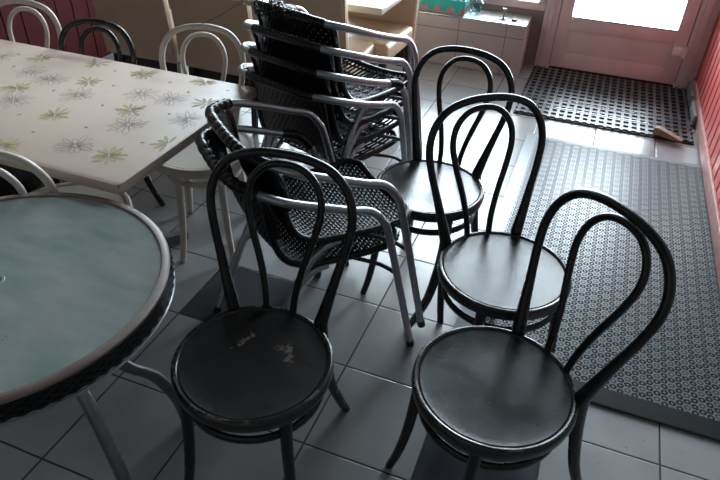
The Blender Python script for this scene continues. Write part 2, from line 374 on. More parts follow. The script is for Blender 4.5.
# wooden wedge on the doormat
bm = bmesh.new(); pr_ = [(-0.085, 0.0), (0.085, 0.0), (0.085, 0.012), (-0.06, 0.045), (-0.085, 0.042)]
a = [bm.verts.new((x, -0.022, z)) for x, z in pr_]; b = [bm.verts.new((x, 0.022, z)) for x, z in pr_]
bm.faces.new(a); bm.faces.new(b[::-1])
for i in range(len(a)): j = (i + 1) % len(a); bm.faces.new((a[i], b[i], b[j], a[j]))
bmesh.ops.bevel(bm, geom=bm.edges[:], offset=0.002, segments=1, affect='EDGES')
o = fin('door_wedge', bm, mat('worn_brown_wood', (0.26, 0.18, 0.11), 0.6, noise=0.25, nscale=35), None, True, 30)
o.location = (1.775, 2.085, 0.021); o.rotation_euler = (0, 0, math.radians(-22))
tag(o, 'worn brown wooden door wedge lying at the edge of the black doormat', 'door wedge')

# ------------------------------------------------------------------ things on the ledge
def carton_material():
    m = mat('teal_printed_card', (0.02, 0.42, 0.40), 0.5); n = NB(m); x, y, z = n.xyz()
    u = n.m('ADD', x, n.m('MULTIPLY', z, 0.5)); f = n.m('FRACT', n.m('DIVIDE', u, 0.098)); dx = n.m('ABSOLUTE', n.m('SUBTRACT', f, 0.5))
    wob = n.m('MULTIPLY', n.m('SINE', n.m('MULTIPLY', x, 260.0)), 0.008)
    dz = n.m('ABSOLUTE', n.m('SUBTRACT', n.m('SUBTRACT', n.m('ADD', z, wob), 0.032), n.m('MULTIPLY', n.m('SUBTRACT', f, 0.5), 0.028)))
    mk = n.m('MULTIPLY', n.m('LESS_THAN', dx, 0.30), n.m('LESS_THAN', dz, 0.009))
    ln = n.m('LESS_THAN', n.m('ABSOLUTE', n.m('SUBTRACT', z, 0.006)), 0.003)
    mk = n.m('MAXIMUM', mk, ln)
    n.out(n.mix(mk, n.mix(n.noise(14), (0.012, 0.34, 0.32), (0.03, 0.50, 0.47)), (0.72, 0.10, 0.13)), 'Base Color'); return m
bm = bmesh.new(); L, D, H, T_ = 0.46, 0.17, 0.10, 0.004
box(bm, (0, 0, T_ / 2), (L, D, T_)); box(bm, (0, -D / 2 + T_ / 2, H / 2), (L, T_, H)); box(bm, (0, D / 2 - T_ / 2, H / 2), (L, T_, H))
box(bm, (-L / 2 + T_ / 2, 0, H / 2), (T_, D, H)); box(bm, (L / 2 - T_ / 2, 0, H / 2), (T_, D, H))
crate = fin('cardboard_tray', bm, carton_material(), None, False); crate.location = (0.075, 2.880, 0.357); crate.rotation_euler = (0, 0, math.radians(3))
tag(crate, 'teal cardboard tray with red print standing on the tiled ledge', 'box')
# crumpled clear plastic bag beside the tray
bm = bmesh.new(); bmesh.ops.create_icosphere(bm, subdivisions=3, radius=1.0)
for v in bm.verts:
    k = 1 + 0.12 * math.sin(7 * v.co.x + 5 * v.co.z) + 0.10 * math.sin(9 * v.co.y + 4 * v.co.x) + random.uniform(-0.05, 0.05)
    v.co = Vector((v.co.x * 0.05 * k, v.co.y * 0.06 * k, max(-0.0545, v.co.z * 0.06 * k)))
bag = fin('plastic_bag', bm, glass_mat('thin_pale_plastic_film', (0.72, 0.93, 0.95), 0.25), None, True, 20); bag.location = (0.365, 2.90, 0.413)
tag(bag, 'crumpled clear plastic bag on the ledge at the end of the teal tray', 'bag')
# small glass figurine/candle holder
t = thing('candle_holder', 'small glass candle holder with a thin stem on the tiled ledge near the door', 'candle holder', (0.585, 2.865, 0.357))
bm = bmesh.new(); lathe(bm, [(0, 0), (0.030, 0), (0.030, 0.006), (0.012, 0.011), (0.005, 0.016), (0.004, 0.055), (0.010, 0.062), (0.012, 0.075), (0.009, 0.075), (0.007, 0.064), (0, 0.062)], 20)
fin('stem', bm, mat('greenish_glass', (0.18, 0.24, 0.23), 0.15, metal=0.3), t)
bm = bmesh.new(); lathe(bm, [(0, 0), (0.017, 0), (0.02, 0.006), (0.014, 0.014), (0, 0.016)], 16)
o = fin('stopper', bm, mat('dark_metal', (0.08, 0.08, 0.08), 0.3, metal=0.8), None); o.location = (0.665, 2.855, 0.357); tag(o, 'small dark round cap lying on the ledge beside the glass candle holder', 'cap')

# ------------------------------------------------------------------ bentwood chairs
def seat_material(kind):
    if kind == 'white': return M['white_wood']
    m = mat('black_worn_seat_' + kind, (0.014, 0.014, 0.015), 0.3); n = NB(m); x, y, z = n.xyz()
    r = n.m('SQRT', n.m('ADD', n.m('POWER', x, 2.0), n.m('POWER', y, 2.0)))
    edge = n.m('MULTIPLY', n.m('GREATER_THAN', r, 0.1885), n.m('LESS_THAN', r, 0.1975)); chip = n.m('GREATER_THAN', n.noise(38, 5), 0.56)
    wear = n.m('MULTIPLY', edge, chip)
    fine = n.m('GREATER_THAN', n.noise(120, 3), 0.705)
    c = n.mix(n.noise(9, 6), (0.010, 0.010, 0.011), (0.022, 0.021, 0.021))
    c = n.mix(n.m('MULTIPLY', fine, 0.35), c, (0.12, 0.10, 0.08))
    if kind == 'scuffed':
        sp = None
        for (sx, sy, a, b, ang) in ((-0.052, 0.052, 0.008, 0.026, -0.5), (0.0775, 0.043, 0.010, 0.034, 0.25), (0.048, 0.058, 0.014, 0.009, 0.0), (-0.035, 0.082, 0.007, 0.010, 0.5)):
            ux = n.m('SUBTRACT', x, sx); uy = n.m('SUBTRACT', y, sy)
            p = n.m('ADD', n.m('MULTIPLY', ux, math.cos(ang) / a), n.m('MULTIPLY', uy, math.sin(ang) / a)); q = n.m('ADD', n.m('MULTIPLY', ux, -math.sin(ang) / b), n.m('MULTIPLY', uy, math.cos(ang) / b))
            d = n.m('ADD', n.m('POWER', p, 2.0), n.m('POWER', q, 2.0)); d = n.m('ADD', d, n.m('MULTIPLY', n.m('SUBTRACT', n.noise(110, 5), 0.5), 9.0))
            s = n.m('LESS_THAN', d, 0.55); sp = s if sp is None else n.m('MAXIMUM', sp, s)
        c = n.mix(n.m('MULTIPLY', sp, 0.75), c, (0.17, 0.125, 0.10))
    c = n.mix(n.m('MULTIPLY', wear, 0.5), c, (0.14, 0.125, 0.11))
    n.out(c, 'Base Color'); rr = n.m('MULTIPLY_ADD', n.noise(16, 5), 0.16, 0.13); n.out(rr, 'Roughness')
    n.bump(n.m('ADD', n.noise(260, 3), n.m('MULTIPLY', n.noise(14, 2), 0.6)), 0.0006, 0.5)
    return m
OUT = [(-0.125, 0.47), (-0.141, 0.54), (-0.160, 0.62), (-0.179, 0.70), (-0.187, 0.77), (-0.172, 0.83), (-0.132, 0.877), (-0.070, 0.900), (0, 0.906)]
INN = [(-0.038, 0.462), (-0.043, 0.52), (-0.060, 0.60), (-0.086, 0.69), (-0.099, 0.76), (-0.088, 0.815), (-0.052, 0.855), (0, 0.867)]
def mirror(p): return p + [(-x, z) for x, z in p[-2::-1]]
def bentwood(kind, name, label, loc, az, s=1.0, h=1.0, group=None, back=0.0):
    wm = M['white_wood'] if kind == 'white' else M['black']
    t = thing(name, label, 'chair', (loc[0], loc[1], 0), math.radians(az - 90), group)
    k = s if 0.8 < s < 0.95 else 1.0
    Z = lambda z: 0.465 + (z - 0.465) * h
    Y = lambda z, y0: y0 * k + back + 0.22 * (z - 0.465) * h
    # seat: dished plywood panel in a moulded ring
    bm = bmesh.new(); SR = 0.200 if s > 0.95 else 0.207
    lathe(bm, [(0, 0.4585), (0.10, 0.459), (0.165, 0.4605), (0.181, 0.4625), (0.1835, 0.4600), (0.186, 0.4635), (SR - 0.008, 0.4665), (SR - 0.003, 0.4655), (SR, 0.461), (SR + 0.001, 0.447), (SR - 0.002, 0.432), (SR - 0.012, 0.427), (SR - 0.035, 0.427), (SR - 0.036, 0.444), (0, 0.444)], 72)
    fin('seat', bm, seat_material(kind) if kind != 'black' else M['seat_black'], t, True, 50)
    # outer hoop running down into the rear legs
    po = [(x * s, Y(z, 0.160 if z > 0.5 else 0.162), Z(z)) for x, z in mirror(OUT)]
    bm = bmesh.new(); pts = smooth_path(po, 6); n_ = len(pts)
    sweep(bm, pts, lambda f: 0.0116 + 0.0075 * max(0, 1 - min(f, 1 - f) / 0.15) ** 1.3, 12)
    fin('back_hoop', bm, wm, t, True, 60)
    pi_ = [(x * s, Y(z, 0.190), Z(z)) for x, z in mirror(INN)]
    tube('inner_hoop', pi_, 0.0098, wm, t, 6, 10)
    fx = 0.75 if kind == 'white' else 1.0
    for sg in (-1, 1):
        x0 = sg * 0.125 * s
        bm = bmesh.new(); pts = smooth_path([(x0, Y(0.47, 0.162), 0.475), (sg * 0.126 * s, 0.168 * k + back, 0.43), (sg * 0.130 * s, 0.180 * k + back, 0.34), (sg * 0.142 * s, 0.205 * k, 0.20), (sg * 0.160 * s, 0.245 * k, 0.08), (sg * 0.174 * s, 0.278 * k, 0.0)], 5)
        sweep(bm, pts, lambda f: 0.0190 - 0.0062 * f, 12); fin('leg', bm, wm, t, True, 60)
        bm = bmesh.new(); pts = smooth_path([(sg * 0.128 * k * fx, -0.128 * k, 0.436), (sg * 0.130 * k * fx, -0.131 * k, 0.34), (sg * 0.138 * k * fx, -0.140 * k, 0.20), (sg * 0.151 * k * fx, -0.155 * k, 0.08), (sg * 0.166 * k * fx, -0.171 * k, 0.0)], 5)
        sweep(bm, pts, lambda f: 0.0165 - 0.0045 * f, 12); fin('leg', bm, wm, t, True, 60)
    # bentwood ring under the seat
    rz_ = 0.372; rr_ = 0.172 * k
    ring = [(rr_ * math.cos(a), rr_ * math.sin(a), rz_) for a in [2 * PI * i / 40 for i in range(40)]]
    bm = bmesh.new(); sweep(bm, [Vector(p) for p in ring], 0.0105, 10, True, flat=(1.2, 0.8)); fin('stretcher_ring', bm, wm, t, True, 60)
    return t
M['seat_black'] = seat_material('black')
gb = 'black bentwood cafe chairs'; gw = 'white bentwood cafe chairs'
bentwood('scuffed', 'bentwood_chair', 'black bentwood chair with two brown scuff marks on its seat, nearest the round glass table', (0.616, -0.810), 97, group=gb)
bentwood('black', 'bentwood_chair', 'frontmost black bentwood chair at the right, standing beside the near edge of the grey mat', (1.190, -0.651), 45.5, 1.0, 0.985, group=gb)
bentwood('black', 'bentwood_chair', 'middle black bentwood chair standing half on the left edge of the grey mat', (1.130, -0.190), 127, group=gb)
bentwood('black', 'bentwood_chair', 'black bentwood chair farthest back, its seat full of white glare, beside the tall armchair stack', (0.786, 0.196), 83, 0.985, 0.965, group=gb)
bentwood('black', 'bentwood_chair', 'black bentwood chair behind the patterned table, between two white chairs', (-0.605, 0.010), 101, 0.84, 0.875, group=gb)
bentwood('white', 'bentwood_chair', 'white bentwood chair at the right end of the patterned table, by the armchair stack', (-0.128, 0.112), 113, 0.85, 0.91, group=gw)
bentwood('white', 'bentwood_chair', 'white bentwood chair behind the far left corner of the patterned table', (-1.020, 0.062), 104, 0.86, 0.90, group=gw)
bentwood('white', 'bentwood_chair', 'white bentwood chair tucked in between the patterned table and the round glass table', (-0.268, -0.477), 284, 0.785, 0.80, group=gw, back=0.018)

t = thing('stool', 'black round stool standing in for a dark shape under the near left part of the patterned table', 'stool', (-0.668, -0.395, 0))  # stool added as stand-in for an unidentified black shape
bm = bmesh.new(); lathe(bm, [(0, 0.462), (0.17, 0.462), (0.188, 0.456), (0.193, 0.445), (0.188, 0.425), (0.16, 0.420), (0, 0.420)], 48); fin('seat', bm, M['black'], t, True, 40)
for k in range(4):
    a = PI / 4 + k * PI / 2; tube('leg', [(0.12 * math.cos(a), 0.12 * math.sin(a), 0.425), (0.14 * math.cos(a), 0.14 * math.sin(a), 0.2), (0.17 * math.cos(a), 0.17 * math.sin(a), 0.0)], 0.014, M['black'], t, 4, 10)
bm = bmesh.new(); sweep(bm, [Vector((0.138 * math.cos(2 * PI * i / 32), 0.138 * math.sin(2 * PI * i / 32), 0.21)) for i in range(32)], 0.009, 8, True); fin('stretcher_ring', bm, M['black'], t, True, 60)

# ------------------------------------------------------------------ patterned table with oilcloth
t = thing('cafe_table', 'rectangular table under the flowered oilcloth, on a metal cross foot', 'table', (-0.475, -0.243, 0))
TX0, TX1, TY0, TY1 = -1.18 + 0.475, 0.122 + 0.475, -0.622 + 0.243, 0.138 + 0.243
boxobj('tabletop', ((TX0 + TX1) / 2, (TY0 + TY1) / 2, 0.7275), (TX1 - TX0 - 0.004, TY1 - TY0 - 0.004, 0.024), mat('brown_laminate_board', (0.13, 0.09, 0.06), 0.5, noise=0.2, nscale=20), t, bevel=0.002)
for px in (0.0,):
    tube('pedestal', [(px, 0, 0.02), (px, 0, 0.4), (px, 0, 0.716)], 0.03, M['alu_dark'], t, 1, 16)
    for a in (55, 125, 235, 305):
        a = math.radians(a); d = Vector((math.cos(a), math.sin(a), 0))
        bm = bmesh.new(); p = [d * 0.03 + Vector((0, 0, 0.055)), d * 0.2 + Vector((0, 0, 0.042)), d * 0.40 + Vector((0, 0, 0.022))]
        sweep(bm, p, 0.022, 4, flat=(1, 1)); foot = fin('foot', bm, M['alu_dark'], t, True, 30)
# cloth: top with drooping lip, with printed flowers as part of its own mesh
def cloth_base_mat():
    m = mat('cream_oilcloth', (0.50, 0.43, 0.37), 0.36); n = NB(m); x, y, z = n.xyz()
    a = n.noise(2.2, 3); b = n.noise(9, 5)
    c = n.mix(a, (0.56, 0.42, 0.345), (0.63, 0.50, 0.415)); c = n.mix(n.m('MULTIPLY', b, 0.35), c, (0.54, 0.44, 0.36))
    n.out(c, 'Base Color'); n.bump(n.noise(5, 4), 0.004, 0.35); n.out(n.m('MULTIPLY_ADD', b, 0.15, 0.33), 'Roughness'); return m
CX0, CX1, CY0, CY1 = -1.183, 0.125, -0.625, 0.141; ZT = 0.7425
bm = bmesh.new()
def rounded(x0, x1, y0, y1, r, n=5):
    p = []
    for cx, cy, a0 in ((x1 - r, y1 - r, 0), (x0 + r, y1 - r, 90), (x0 + r, y0 + r, 180), (x1 - r, y0 + r, 270)):
        for i in range(n + 1): a = math.radians(a0 + 90 * i / n); p.append((cx + r * math.cos(a), cy + r * math.sin(a)))
    return p
loops = []
for inset, z, r in ((0.006, ZT, 0.016), (0.001, ZT - 0.002, 0.02), (0.0, ZT - 0.008, 0.02), (-0.001, ZT - 0.026, 0.02), (0.001, ZT - 0.031, 0.018), (0.004, ZT - 0.031, 0.015), (0.003, ZT - 0.004, 0.015)):
    loops.append([bm.verts.new((x, y, z)) for x, y in rounded(CX0 + inset, CX1 - inset, CY0 + inset, CY1 - inset, r)])
for a, b in zip(loops[:-1], loops[1:]):
    for i in range(len(a)): j = (i + 1) % len(a); bm.faces.new((a[i], b[i], b[j], a[j]))
bm.faces.new(loops[0]); bm.faces.new(loops[-1][::-1])
bmesh.ops.recalc_face_normals(bm, faces=bm.faces[:])
def flat_ribbon(pts, wd, z, mi):
    n = len(pts); L = []; Rr = []
    for i in range(n):
        a = pts[max(0, i - 1)]; b = pts[min(n - 1, i + 1)]; dx, dy = b[0] - a[0], b[1] - a[1]; l = math.hypot(dx, dy) or 1
        L.append(bm.verts.new((pts[i][0] - dy / l * wd, pts[i][1] + dx / l * wd, z))); Rr.append(bm.verts.new((pts[i][0] + dy / l * wd, pts[i][1] - dx / l * wd, z)))
    for i in range(n - 1):
        f = bm.faces.new((Rr[i], Rr[i + 1], L[i + 1], L[i])); f.material_index = mi
def flower(cx, cy, r, yellow, rnd):
    nP = rnd.randint(10, 13); a0 = rnd.uniform(0, 6)
    for k in range(nP):
        a = a0 + 2 * PI * k / nP + rnd.uniform(-0.12, 0.12); ln = r * rnd.uniform(0.62, 1.08); wd = r * (rnd.uniform(0.06, 0.10) if yellow else rnd.uniform(0.085, 0.14))
        pts = []
        for i in range(15):
            s = i / 14; side = 1 if i <= 7 else -1; q = (s * 2 if s <= 0.5 else (1 - s) * 2)
            u = r * 0.10 + ln * q * 0.93; v = side * wd * math.sin(PI * min(1, q) ** 1.4 * 0.97)
            pts.append((cx + u * math.cos(a) - v * math.sin(a), cy + u * math.sin(a) + v * math.cos(a)))
        ok = all(CX0 + 0.01 < x < CX1 - 0.01 and CY0 + 0.01 < y < CY1 - 0.01 for x, y in pts)
        if not ok: continue
        if yellow:
            f = bm.faces.new([bm.verts.new((x, y, ZT + 0.0003)) for x, y in pts]); f.material_index = 2
            if f.normal.z < 0: f.normal_flip()
        flat_ribbon(pts, 0.0006 if yellow else 0.0007, ZT + 0.0006, 1)
rnd = random.Random(4)
Yf = [(-0.622, -0.23), (-0.344, -0.348), (-0.156, -0.215), (-0.444, -0.077), (-0.768, 0.038), (-0.318, 0.07), (0.039, -0.06), (-0.073, 0.106), (-0.546, 0.087), (-0.009, -0.5), (-0.322, -0.577), (0.100, -0.368), (-0.93, -0.2), (-1.0, -0.45), (-0.72, -0.5)]
Gf = [(-0.552, -0.314), (-0.391, -0.188), (-0.206, -0.088), (-0.093, -0.082), (-0.09, -0.308), (-0.137, -0.491), (-0.693, -0.097), (-0.582, -0.116), (0.060, -0.197), (-0.92, -0.02), (-0.85, -0.33), (-0.5, -0.52)]
Df = [(-0.446, -0.394), (-0.314, -0.472), (-0.194, -0.379), (-0.261, -0.223), (0.027, -0.392), (-0.43, 0.049), (-0.182, 0.044), (0.044, 0.067), (-0.023, -0.187), (-0.874, 0.028), (-0.79, -0.079), (-0.341, -0.069), (-0.493, -0.195), (-0.071, -0.006)]
for x, y in Yf: flower(x, y, 0.056, True, rnd)
for x, y in Gf: flower(x, y, 0.068, False, rnd)
for x, y in Df:
    a = rnd.uniform(0, 3); pts = [(x + 0.0075 * math.cos(q) * math.cos(a) - 0.0042 * math.sin(q) * math.sin(a), y + 0.0075 * math.cos(q) * math.sin(a) + 0.0042 * math.sin(q) * math.cos(a)) for q in [2 * PI * i / 12 for i in range(12)]]
    f = bm.faces.new([bm.verts.new((px, py, ZT + 0.0004)) for px, py in pts]); f.material_index = 1
me = bpy.data.meshes.new('tablecloth'); bm.to_mesh(me); bm.free()
for p in me.polygons: p.use_smooth = p.material_index == 0
me.set_sharp_from_angle(angle=math.radians(35))
cl = link('tablecloth', me, [cloth_base_mat(), mat('grey_flower_print', (0.23, 0.20, 0.18), 0.4), mat('yellow_green_flower_print', (0.62, 0.55, 0.20), 0.38)])
tag(cl, 'cream oilcloth printed with grey and yellow-green daisies on the rectangular table', 'tablecloth')

# ------------------------------------------------------------------ round glass table
RC = (0.096, -1.018)
t = thing('round_table', 'round glass-topped table with a worn taupe rim and black woven edge', 'table', (RC[0], RC[1], 0))
def frosted():
    m = mat('frosted_green_glass', (0.20, 0.27, 0.27), 0.30); n = NB(m); x, y, z = n.xyz()
    st_ = n.nt.nodes.new('ShaderNodeMapping'); st_.inputs['Scale'].default_value = (3.0, 9.0, 3.0); st_.inputs['Rotation'].default_value = (0, 0, 0.9); n.nt.links.new(n.tc, st_.inputs[0])
    sn = n.nt.nodes.new('ShaderNodeTexNoise'); sn.inputs['Scale'].default_value = 2.4; sn.inputs['Detail'].default_value = 7; n.nt.links.new(st_.outputs[0], sn.inputs['Vector'])
    f_ = n.nt.nodes.new('ShaderNodeMapRange'); f_.inputs[1].default_value = 0.35; f_.inputs[2].default_value = 0.68; n.nt.links.new(n.m('MULTIPLY_ADD', sn.outputs['Fac'], 0.5, n.m('MULTIPLY', n.noise(4, 6), 0.5)), f_.inputs[0])
    c = n.mix(f_.outputs[0], (0.24, 0.33, 0.31), (0.50, 0.52, 0.50)); c = n.mix(n.m('MULTIPLY', n.m('GREATER_THAN', n.noise(48, 3), 0.745), 0.5), c, (0.10, 0.11, 0.10)); n.out(c, 'Base Color')
    n.bsdf().inputs['Transmission Weight'].default_value = 0.40; n.bsdf().inputs['IOR'].default_value = 1.3
    n.out(n.m('MULTIPLY_ADD', n.noise(8, 5), 0.2, 0.26), 'Roughness'); n.bump(n.noise(150, 2), 0.0006, 0.3); return m
bm = bmesh.new(); lathe(bm, [(0.017, 0.694), (0.017, 0.701), (0.362, 0.701), (0.362, 0.694)], 96, close=True); fin('glass_top', bm, frosted(), t, True, 40)
bm = bmesh.new(); lathe(bm, [(0.357, 0.692), (0.3575, 0.703), (0.360, 0.7055), (0.374, 0.7050), (0.3785, 0.701), (0.377, 0.692)], 96, close=True)
fin('rim', bm, mat('worn_taupe_rim', (0.21, 0.16, 0.145), 0.42, noise=0.18, nscale=18), t, True, 40)
# woven black band round the edge with a thin steel edge below
bm = bmesh.new(); n1 = 150
for j in range(5):
    z = 0.690 - j * 0.0085
    pts = [Vector(((0.3765 + 0.0022 * math.cos(PI * i + PI * j)) * math.cos(2 * PI * i / n1), (0.3765 + 0.0022 * math.cos(PI * i + PI * j)) * math.sin(2 * PI * i / n1), z)) for i in range(n1)]
    sweep(bm, pts, 0.0048, 6, True)
fin('woven_band', bm, M['rattan'], t, True, 60)
bm = bmesh.new(); sweep(bm, [Vector((0.3800 * math.cos(2 * PI * i / 96), 0.3800 * math.sin(2 * PI * i / 96), 0.6455)) for i in range(96)], 0.0035, 8, True); fin('steel_edge', bm, M['alu'], t, True, 60)
bm = bmesh.new(); lathe(bm, [(0.014, 0.690), (0.014, 0.7025), (0.019, 0.7035), (0.0205, 0.7015), (0.0165, 0.7005), (0.0165, 0.690)], 28, close=True)
fin('parasol_hole_collar', bm, mat('pale_green_plastic', (0.32, 0.42, 0.40), 0.3), t, True, 50)
def radial(az, prof): a = math.radians(az); return [(r * math.cos(a), r * math.sin(a), z) for r, z in prof]
for az in (-20, 70, 160, 250):
    tube('leg', radial(az, [(0.10, 0.672), (0.24, 0.662), (0.315, 0.60), (0.365, 0.50), (0.41, 0.34), (0.435, 0.16), (0.44, 0.0)]) if az != 70 else [(0.06, 0.03, 0.668), (0.14, 0.05, 0.60), (0.195, 0.10, 0.42), (0.215, 0.178, 0.30), (0.224, 0.235, 0.15), (0.229, 0.26, 0.0)], 0.0165, M['alu_dark'], t, 5, 12, flat=(1.15, 0.85))
for az in (-9, 81, 171, 261):
    a = math.radians(az); o = boxobj('glass_bracket', (0.30 * math.cos(a), 0.30 * math.sin(a), 0.689), (0.12, 0.036, 0.009), mat('pale_plastic_bracket', (0.75, 0.75, 0.72), 0.5), t, bevel=0.002, rz=a)
bm = bmesh.new(); lathe(bm, [(0, 0.676), (0.0163, 0.676), (0.0163, 0.690), (0.0158, 0.690), (0.0158, 0.678), (0, 0.678)], 24); fin('hole_dark_cap', bm, mat('dark_brown_plastic', (0.07, 0.04, 0.03), 0.6), t, True, 40)  # dark cap added inside the open parasol hole so it looks dark

# ------------------------------------------------------------------ aluminium and rattan armchairs
HW, HA, HB, YBK, YFR, LG, BW = 0.27, 0.666, 0.785, -0.238, 0.204, 0.156, 0.17
def side_pts(s, q=1.0, yb=YBK):
    p = [(s * BW * 0.6, yb + 0.004, HB), (s * BW, yb + 0.03, HB - 0.012), (s * (HW - 0.022), yb + 0.115, 0.748), (s * (HW - 0.004), yb + 0.24, 0.705),
         (s * HW, YFR - 0.105, 0.676), (s * HW, YFR - 0.045, 0.656), (s * HW, YFR - 0.002, 0.608), (s * (HW - 0.002), YFR + 0.030, 0.52), (s * (HW - 0.01), YFR + LG, 0.0)]
    return [(x, y, z * q) for x, y, z in p]
def armchair(kind, label, loc, az, group):
    t = thing('rattan_armchair', label, 'chair', loc, math.radians(az - 90), group)
    AR = 0.0125
    q_, yb_ = (0.968, YBK + 0.018) if kind == 'fine' else (1.0, YBK)
    L = side_pts(-1, q_, yb_); Rr = side_pts(1, q_, yb_)
    full = smooth_path(L[::-1] + [(0, yb_, HB * q_)] + Rr, 6)
    # cut indices on the full path: 9 pts each side -> legs / arms / top rail
    i1 = 2 * 6 + 3; i2 = 6 * 6 + 5; N_ = len(full) - 1
    for nm, a, b in (('leg', 0, i1), ('armrest', i1, i2), ('top_rail', i2, N_ - i2), ('armrest', N_ - i2, N_ - i1), ('leg', N_ - i1, N_)):
        seg = full[a:b + 1]
        bm = bmesh.new(); sweep(bm, seg, AR, 12); o = fin(nm, bm, M['alu'], t, True, 60)
        if nm == 'leg':
            e = full[0] if a == 0 else full[-1]; e2 = full[1] if a == 0 else full[-2]; d = (e2 - e).normalized()
            bm = bmesh.new(); sweep(bm, [e + Vector((0, 0, 0.001)), e + d * 0.028], 0.0142, 12); fin('foot_cap', bm, M['rubber'], o, True, 60)
    # rear legs
    for s in (-1, 1):
        p = [Vector(q) for q in ((s * 0.185, 0.06, 0.415), (s * 0.19, 0.0, 0.405), (s * 0.20, -0.075, 0.33), (s * 0.205, -0.14, 0.19), (s * 0.21, -0.215, 0.0))]
        bm = bmesh.new(); sweep(bm, smooth_path(p, 5), AR, 12); o = fin('leg', bm, M['alu'], t, True, 60)
        bm = bmesh.new(); sweep(bm, [p[-1] + Vector((0, 0, 0.001)), p[-1] + (p[-2] - p[-1]).normalized() * 0.028], 0.0142, 12); fin('foot_cap', bm, M['rubber'], o, True, 60)
        tube('brace', [(s * (HW - 0.008), YFR + 0.078, 0.35), (s * 0.235, YFR + 0.02, 0.395), (s * 0.19, 0.14, 0.422)], 0.007, M['rubber'], t, 4, 8)
    # shell: seat and back follow one side profile
    prof = smooth_path([(0, 0.315, 0.455), (0, 0.22, 0.440), (0, 0.08, 0.438), (0, -0.03, 0.452), (0, -0.105, 0.505), (0, -0.155, 0.62), (0, yb_ + 0.036, 0.735 * q_), (0, yb_ + 0.002, 0.785 * q_)], 8)
    cum = [0]
    for a, b in zip(prof[:-1], prof[1:]): cum.append(cum[-1] + (b - a).length)
    TL = cum[-1]
    def P(d):
        d = max(0, min(TL, d))
        for i in range(len(cum) - 1):
            if d <= cum[i + 1]: break
        f = (d - cum[i]) / max(1e-9, cum[i + 1] - cum[i]); return prof[i].lerp(prof[i + 1], f)
    DS = cum[4 * 8]         # length of seat part
    def halfw(d):
        if d < 0.05: return 0.185 + 0.022 * math.sin(PI / 2 * d / 0.05)
        if d < DS: return 0.207 - 0.022 * (d - 0.05) / (DS - 0.05)
        return 0.185 - 0.006 * math.sin(PI * (d - DS) / (TL - DS))
    def S(u, d):             # u in -1..1
        p = P(d); hw_ = halfw(d); k = max(0.0, (d - DS * 0.85) / (TL - DS * 0.85))
        q = P(d + 0.004) - P(d - 0.004); q.normalize(); nrm = Vector((0, q.z, -q.y))
        if nrm.z < 0 and d < DS * 0.7: nrm = -nrm
        x = u * hw_
        off = 0.0
        y = p.y + k * 0.055 * abs(u) ** 2.4; z = p.z - (1 - k) * 0.016 * (1 - u * u) + (0.0)
        if d > TL - 0.06: z -= 0.012 * abs(u) ** 3 * (d - TL + 0.06) / 0.06
        return Vector((x, y, z))
    def Nn(u, d):
        a = S(min(1, u + 0.02), d) - S(max(-1, u - 0.02), d); b = S(u, min(TL, d + 0.006)) - S(u, max(0, d - 0.006)); return b.cross(a).normalized() * -1
    def weave(name, d0, d1, nu, nd, wu, wd, amp, th, parent, over=1):
        bm = bmesh.new()
        for i in range(nu):          # strands running front-back
            u = -0.965 + 1.93 * i / (nu - 1); pts = []; nn = []
            m_ = max(24, nd * 2)
            for j in range(m_ + 1):
                d = d0 + (d1 - d0) * j / m_; ph = math.cos(PI * nd * j / m_ + PI * 0.25 + PI * i)
                n_ = Nn(u, d); pts.append(S(u, d) + n_ * amp * ph); nn.append(n_)
            ribbon(bm, pts, nn, wu, th)
        for j in range(nd):          # strands running across
            d = d0 + (d1 - d0) * (j + 0.5) / nd; pts = []; nn = []; m_ = nu * 2
            for i in range(m_ + 1):
                u = -0.985 + 1.97 * i / m_; ph = -math.cos(PI * i / 2.0 + PI * j)
                n_ = Nn(u, d); pts.append(S(u, d) + n_ * amp * ph); nn.append(n_)
            ribbon(bm, pts, nn, wd, th)
        return fin(name, bm, M['rattan'], parent, True, 50)
    def ribbon(bm, pts, nn, wd, th):
        rings = []
        for i, p in enumerate(pts):
            t_ = (pts[min(i + 1, len(pts) - 1)] - pts[max(i - 1, 0)]).normalized(); b = t_.cross(nn[i]).normalized()
            rings.append([bm.verts.new(p + b * wd), bm.verts.new(p + nn[i] * th), bm.verts.new(p - b * wd), bm.verts.new(p - nn[i] * th)])
        for a, b in zip(rings[:-1], rings[1:]):
            for k in range(4): bm.faces.new((a[k], a[(k + 1) % 4], b[(k + 1) % 4], b[k]))
    if kind == 'fine':
        seat = weave('seat', 0.0, DS * 0.98, 37, 36, 0.0044, 0.0044, 0.0026, 0.0016, t)
        back = weave('backrest', DS, TL - 0.012, 30, 22, 0.0052, 0.0060, 0.0022, 0.0018, t)
    else:
        seat = weave('seat', 0.0, DS * 0.98, 20, 7, 0.0066, 0.0030, 0.0010, 0.0052, t)
        back = weave('backrest', DS, TL - 0.012, 30, 20, 0.0050, 0.0066, 0.0020, 0.0018, t)
    # wrapped rim round seat and back
    rim = [S(1.0, 0.03 + (TL - 0.05) * i / 26) + Vector((0.004, 0, 0)) for i in range(27)]
    front = [S(-0.9 + 1.8 * i / 8, 0.0) + Vector((0, 0.004, 0)) for i in range(9)]
    path = [Vector((-p.x, p.y, p.z)) for p in rim[::-1]] + front + rim
    path = smooth_path(path, 3)
    bm = bmesh.new(); n_ = len(path)
    dense = []
    for a, b in zip(path[:-1], path[1:]): dense += [a, a.lerp(b, 0.5)]
    dense.append(path[-1]); nd_ = len(dense)
    sweep(bm, dense, lambda f: 0.0115 + 0.0011 * math.cos(PI * round(f * (nd_ - 1))), 8); fin('wrapped_rim', bm, M['rattan'], seat, True, 70)
    # rattan wrapped round the top rail
    a, b = (54 - 17, 54 + 15) if kind == 'fine' else (54 - 6, 54 + 13)
    seg = full[a:b + 1]; dn = []
